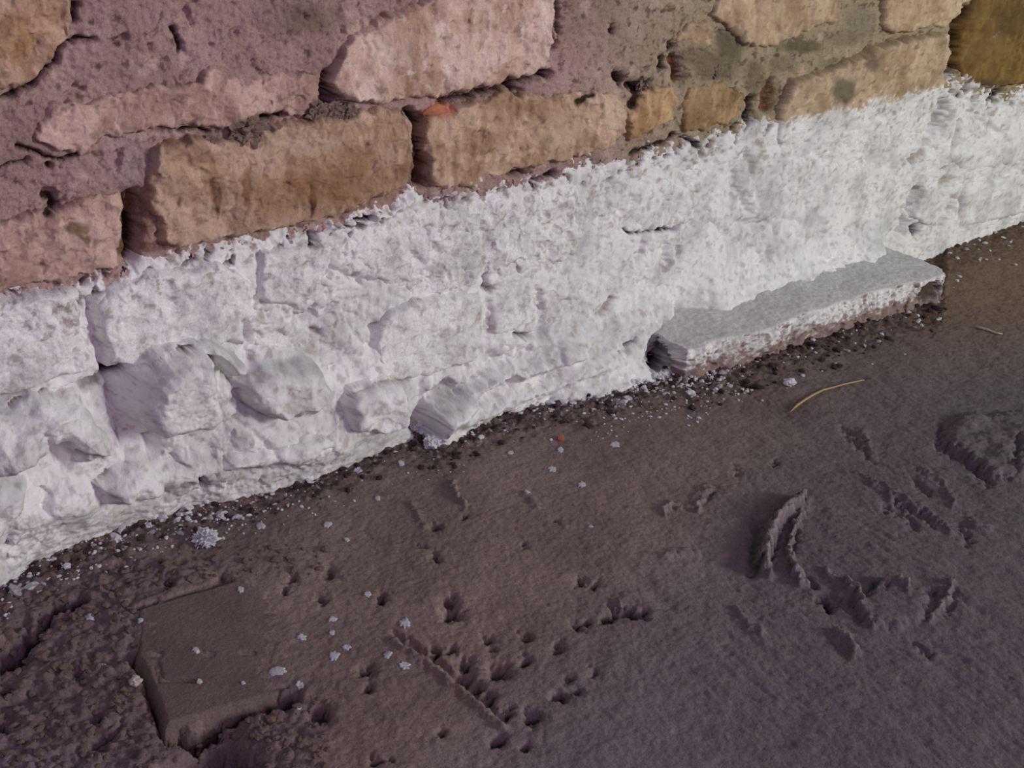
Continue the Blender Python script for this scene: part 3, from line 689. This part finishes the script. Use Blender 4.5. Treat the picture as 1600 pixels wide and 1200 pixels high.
fc_ = fc_ * (1.08 - .20 * sstep(950, 1300, PX))[:, None]
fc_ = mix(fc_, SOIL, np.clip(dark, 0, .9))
faces = grid_faces(len(fu), len(fv))
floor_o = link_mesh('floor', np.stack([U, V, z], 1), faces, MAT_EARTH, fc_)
tag(floor_o, 'packed brown earth floor with pits, drag marks and white splashes', 'floor', kind='structure')

# flat slab let into the floor, lower left
def slab():
    poly = [(214, 953), (312, 924), (372, 906), (455, 930), (486, 1000), (470, 1062), (440, 1080), (348, 1110), (259, 1136), (244, 1092), (232, 1062), (214, 1026)]
    q = np.array([at_floor(*p) for p in poly])
    a = np.arange(q[:, 0].min() - .02, q[:, 0].max() + .02, .0024); b = np.arange(q[:, 1].min() - .02, q[:, 1].max() + .02, .0024)
    Us, Vs = [t.ravel() for t in np.meshgrid(a, b, indexing='ij')]
    sd = poly_sd(Us, Vs, q) + .004 * fbm(Us, Vs, 30, 3, 901)
    px, py = project(np.stack([Us, Vs, np.zeros_like(Us)], 1))
    top = .0035 - .0105 * sstep(370, 470, px + 10 * fbm(Us, Vs, 20, 2, 903))
    zz = top + .0015 * fbm(Us, Vs, 14, 3, 905) + .0009 * fbm(Us, Vs, 100, 3, 907)
    for pts, w, d in [([(245, 1040), (250, 1064)], 4, .010), ([(255, 1064), (305, 1066)], 3, .006), ([(312, 1020), (330, 1024)], 4, .010), ([(238, 1024), (250, 1024)], 4, .006), ([(378, 1022), (396, 1021)], 3, .006)]:
        feature(px, py, pts, w, lambda t: -d * np.exp(-t * t), zz)
    zz = np.where(sd < .006, zz - (.006 - sd) ** 1.2 * 4.5, zz)
    c = mix(np.broadcast_to(lin(88, 76, 73) / KF, (len(Us), 3)), lin(77, 66, 64) / KF, np.clip(.5 + fbm(Us, Vs, 12, 4, 909), 0, 1))
    fs = grid_faces(len(a), len(b)); keep = sd[fs].min(1) > -.008
    Pp, ff, cc = compact(np.stack([Us, Vs, zz], 1), fs[keep], c)
    Pp, ff, cc, cap = close_back(Pp, ff, cc, 2, -.05)
    link_solid('slab', Pp, ff, cap, cc, MAT_EARTH, floor_o)
slab()

# height of the floor under a point, for setting things down
_zg = z.reshape(len(fu), len(fv))
def floor_z(x, y):
    i = int(np.clip(np.searchsorted(fu, x), 1, len(fu) - 1)); j = int(np.clip(np.searchsorted(fv, y), 1, len(fv) - 1))
    return float(_zg[i - 1:i + 1, j - 1:j + 1].mean())
def surface_z(x, y, px, py):
    zz = floor_z(x, y)
    if poly_sd(np.array([float(px)]), np.array([float(py)]), [(214, 953), (372, 906), (430, 930), (440, 1070), (259, 1136), (214, 1026)])[0] > 0:
        zz = max(zz, .0035 - .0105 * float(sstep(370, 470, np.array(float(px)))))
    return zz

# ------------------------------------------------------------------ splashes of the white coat on the floor
SPL = [(434, 1050, 17, 8), (522, 1026, 9, 9), (472, 996, 8, 5), (606, 1024, 7, 6), (632, 1040, 9, 7), (632, 974, 9, 10), (464, 1100, 8, 9), (574, 930, 7, 6), (376, 924, 6, 6), (306, 1018, 6, 4),
       (312, 1068, 5, 5), (512, 820, 9, 5), (542, 843, 5, 4), (220, 972, 5, 3), (160, 1032, 6, 6), (138, 962, 8, 5), (520, 968, 7, 5), (542, 1012, 8, 4), (468, 1070, 7, 5), (380, 1070, 4, 3), (519, 990, 5, 5),
       (863, 732, 7, 6), (909, 757, 7, 5), (824, 770, 6, 5), (961, 695, 8, 5), (798, 708, 5, 4), (627, 725, 6, 5), (590, 778, 5, 4), (876, 703, 5, 5), (923, 823, 4, 3), (690, 690, 5, 3), (560, 735, 7, 5), (408, 821, 9, 6), (282, 832, 6, 4)]
for i, (px, py, rx, ry) in enumerate(SPL):
    x, y = at_floor(px, py); s = px_size((x, y, 0))
    ex = np.array(at_floor(px + 1, py)) - (x, y); ey = np.array(at_floor(px, py + 1)) - (x, y)
    zc = surface_z(x, y, px, py)
    nr, na = 4, 28
    V_ = [(x, y, zc + .0022)]
    for r in range(1, nr + 1):
        for a in range(na):
            th = 2 * math.pi * a / na
            k_ = r / nr * (1 + .55 * float(perlin(np.array([math.cos(th) * 2.2 + i * 3.7]), np.array([math.sin(th) * 2.2]), 950)[0]) + .10 * float(perlin(np.array([math.cos(th) * 5 + i]), np.array([math.sin(th) * 5]), 951)[0]))
            w = ex * rx * k_ * math.cos(th) + ey * ry * k_ * math.sin(th)
            q = (x + w[0], y + w[1])
            zz = surface_z(q[0], q[1], px, py)
            V_.append((q[0], q[1], zz + (.0018 if r < nr else -.004)))
    me = bpy.data.meshes.new('paint_splash')
    fs = [(0, 1 + a, 1 + (a + 1) % na) for a in range(na)]
    for r in range(nr - 1):
        for a in range(na):
            o0 = 1 + r * na; o1 = o0 + na
            fs.append((o0 + a, o1 + a, o1 + (a + 1) % na, o0 + (a + 1) % na))
    me.from_pydata(V_, [], fs); me.shade_smooth() if hasattr(me, 'shade_smooth') else None
    me.materials.append(MAT_SPLASH)
    o = bpy.data.objects.new('paint_splash', me); COL.objects.link(o); o.parent = floor_o

# ------------------------------------------------------------------ loose things
MAT_CRUMB2 = plain('crumb_grey', (0.36, 0.34, 0.36))
crumbs = [lump_mesh('plaster_crumb', 60 + i, MAT_CRUMB2 if i % 3 == 0 else MAT_CRUMB, 1 + i % 2, .8, 1.5, .5) for i in range(12)]
for me in crumbs:
    for p in me.polygons: p.use_smooth = False
rc = random.Random(11)
def foot_at(px): return float(np.interp(px, [p[0] for p in FOOT] + [1072, 1474, 1482, 1660], [p[1] for p in FOOT] + [592, 466, 378, 318]))
ZONES = [
    (25, 115, 8, 60, 16, (5, 17), 'plaster crumb in the dirt at the far left end of the white base', 'crumbs at the far left'),
    (120, 235, 4, 50, 16, (5, 15), 'plaster crumb under the lowest left boulder of the white base', 'crumbs under the lowest left boulder'),
    (235, 330, 2, 40, 22, (5, 15), 'plaster crumb in the dark scatter around the gritty white lump', 'crumbs around the gritty lump'),
    (335, 430, 2, 44, 18, (5, 14), 'plaster crumb on dark dirt right of the gritty white lump', 'crumbs right of the gritty lump'),
    (435, 560, 4, 36, 12, (4, 9), 'plaster crumb on dark dirt below the pair of round boulders', 'crumbs below the round boulders'),
    (570, 645, 4, 30, 7, (4, 8), 'plaster crumb left of the three white plaster lobes', 'crumbs left of the lobes'),
    (705, 800, 3, 34, 9, (4, 8), 'plaster crumb right of the three white plaster lobes', 'crumbs right of the lobes'),
    (805, 945, 3, 34, 12, (4, 8), 'plaster crumb by the middle of the white sloping foot', 'crumbs by the middle slope'),
    (950, 1050, 2, 34, 26, (4, 11), 'plaster crumb in the heap below the black hole', 'crumbs below the black hole'),
    (1050, 1150, 6, 44, 20, (4, 12), 'plaster crumb in front of the left end of the ledge', 'crumbs at the left end of the ledge'),
    (1160, 1470, 10, 40, 10, (4, 7), 'plaster crumb fallen in front of the low ledge', 'crumbs in front of the ledge'),
    (1486, 1600, 4, 50, 14, (3, 6), 'plaster crumb on brown floor past the end of the ledge', 'crumbs past the ledge'),
]
first = True
for x0, x1, d0, d1, n, (s0, s1), lab, grp in ZONES:
    for i in range(n):
        me = rc.choice(crumbs)
        tint = 'grey' if me.materials[0] == MAT_CRUMB2 else 'white'
        px = rc.uniform(x0, x1); py = foot_at(px) + d0 + (d1 - d0) * rc.random() ** 1.7
        x, y = at_floor(px, py); r = (s0 + (s1 - s0) * rc.random() ** 2) * .62 * px_size((x, y, 0))
        o = bpy.data.objects.new('plaster_crumb', me); COL.objects.link(o)
        o.location = (x, y, surface_z(x, y, px, py) + r * .38)
        o.rotation_euler = (rc.uniform(-.5, .5), rc.uniform(-.5, .5), rc.uniform(0, 6.28))
        o.scale = (r * rc.uniform(.8, 1.4), r * rc.uniform(.7, 1.1), r)
        tag(o, tint + ' ' + lab, 'crumb', tint + ' ' + grp)

# countless dark clods and grit in the darkened strip along the foot: stuff
def scatter(name, mat, n, pick, size, seed, label):
    rr = random.Random(seed); base = []
    for q in range(5):
        me = lump_mesh('tmp', 300 + q, mat, 1, .5, 1.5, .8)
        base.append((np.array([v.co[:] for v in me.vertices]), np.array([p.vertices[:] for p in me.polygons]))); bpy.data.meshes.remove(me)
    Vs_, Fs_ = [], []; off = 0
    for i in range(n):
        px, py = pick(rr); x, y = at_floor(px, py)
        r = size[0] + (size[1] - size[0]) * rr.random() ** 2.5
        r *= .6 * px_size((x, y, 0)); v, f = rr.choice(base)
        a = rr.uniform(0, 6.28); ca, sa = math.cos(a), math.sin(a)
        w = v * np.array([rr.uniform(.8, 1.5), rr.uniform(.7, 1.1), rr.uniform(.6, 1.0)]) * r
        w = np.stack([w[:, 0] * ca - w[:, 1] * sa + x, w[:, 0] * sa + w[:, 1] * ca + y, w[:, 2] + surface_z(x, y, px, py) + r * .3], 1)
        Vs_.append(w); Fs_.append(f + off); off += len(v)
    o = link_mesh(name, np.vstack(Vs_), np.vstack(Fs_), mat, None, None, False)
    o.parent = floor_o; o['label'] = label; o['kind'] = 'stuff'
def pick_foot(rr):
    px = rr.uniform(-30, 1500); return px, foot_at(px) - 3 + 60 * rr.random() ** 2.0
def pick_left(rr):
    while True:
        px = rr.uniform(-30, 520); py = rr.uniform(850, 1220)
        sdv = poly_sd(np.array([px]), np.array([py]), [(214, 950), (372, 903), (700, 900), (480, 1075), (348, 1114), (257, 1140), (230, 1064), (210, 1022)])[0]
        if sdv < 0 and (px < 230 or py > 1090 or py < 920): return px, py
def pick_white(rr):
    px = rr.choice([rr.uniform(-30, 1600), rr.gauss(330, 90), rr.gauss(1040, 70), rr.gauss(80, 70)]); return px, foot_at(px) + 1 + 75 * rr.random() ** 2.4
scatter('earth_clods', MAT_CLOD, 700, pick_foot, (2.0, 11), 21, 'dark earth clods strewn along the foot of the white base')
scatter('brown_rubble', MAT_BROWNCLOD, 700, pick_left, (3, 13), 22, 'loose brown earth rubble around the sunken slab')
def pick_edge(rr):
    px = rr.uniform(-30, 1075); return px, foot_at(px) + rr.gauss(1, 4.5)
scatter('plaster_drips', MAT_CRUMB, 520, pick_edge, (3, 13), 24, 'ragged white plaster drips along the foot of the white base')
scatter('plaster_grit', MAT_CRUMB, 1500, pick_white, (1.4, 6), 23, 'fine white plaster grit strewn in front of the wall')

def place_lump(name, px, py, r_px, mat, seed, label, cat, amp=.5, freq=2.5, sub=4, flat=.8, sink=.45):
    x, y = at_floor(px, py); r = r_px * px_size((x, y, 0))
    me = lump_mesh(name, seed, mat, sub, amp, freq, flat)
    o = bpy.data.objects.new(name, me); COL.objects.link(o)
    o.location = (x, y, surface_z(x, y, px, py) + r * sink); o.scale = (r, r, r)
    return tag(o, label, cat)
place_lump('plaster_lump', 322, 846, 16, MAT_CRUMB, 71, 'round gritty white plaster lump on the dirt below the middle boulders', 'lump', .7, 4.5)
place_lump('plaster_blob', 662, 672, 17, MAT_CRUMB, 72, 'upper lobe of wet white plaster at the foot of the diagonal ridge', 'blob', .5, 2.2)
place_lump('plaster_blob', 690, 682, 15, MAT_CRUMB, 73, 'right lobe of white plaster spilling from the diagonal ridge', 'blob', .5, 2.2)
place_lump('plaster_blob', 676, 697, 13, MAT_CRUMB, 74, 'lowest lobe of white plaster spilling onto the floor below the ridge', 'blob', .5, 2.4)
place_lump('brick_chip', 876, 687, 6, MAT_BRICK, 75, 'tiny orange red brick chip on the floor below the white base', 'chip', .4, 1.5, 2)
place_lump('plaster_chunk', 1232, 603, 9, MAT_CRUMB, 76, 'pale plaster chunk beside the straw in front of the ledge', 'chunk', .5, 1.8, 3, .7)
place_lump('mortar_chunk', 212, 1068, 9, MAT_SLIVER, 77, 'pale pinkish mortar chunk in the gap left of the sunken slab', 'chunk', .5, 1.6, 3, .7)

def stalk(name, pts, r_px, mat, label, cat, lift=.004):
    q = [(*at_floor(*p), 0) for p in pts]
    V_, F_ = [], []; na = 8; n = len(q)
    P_ = [Vector((a, b, surface_z(a, b, *pts[i]) + lift)) for i, (a, b, _) in enumerate(q)]
    for i, p in enumerate(P_):
        t = (P_[min(i + 1, n - 1)] - P_[max(i - 1, 0)]).normalized()
        sx = t.cross(Vector((0, 0, 1))).normalized(); sz = sx.cross(t)
        f = 1 - .45 * i / (n - 1) if 0 < i < n - 1 else .35
        r = r_px * px_size(p) * f
        for a in range(na):
            th = 2 * math.pi * a / na
            V_.append(p + sx * r * math.cos(th) + sz * r * math.sin(th) * .8)
    for i in range(n - 1):
        for a in range(na):
            F_.append((i * na + a, i * na + (a + 1) % na, (i + 1) * na + (a + 1) % na, (i + 1) * na + a))
    F_.append(tuple(range(na))[::-1]); F_.append(tuple(range((n - 1) * na, n * na)))
    me = bpy.data.meshes.new(name); me.from_pydata([v[:] for v in V_], [], F_); me.materials.append(mat)
    for p in me.polygons: p.use_smooth = True
    o = bpy.data.objects.new(name, me); COL.objects.link(o)
    return tag(o, label, cat)
stalk('straw', [(1234, 645), (1245, 636), (1258, 627), (1272, 618), (1287, 612), (1300, 609), (1316, 606), (1332, 602), (1349, 598)], 2.2, MAT_STRAW, 'thin bent yellow straw lying on the earth floor before the ledge', 'straw')
stalk('wood_sliver', [(1522, 512), (1532, 516), (1545, 519), (1556, 523), (1566, 525)], 2.6, MAT_SLIVER, 'short pale wood sliver on the floor past the ledge end', 'sliver')
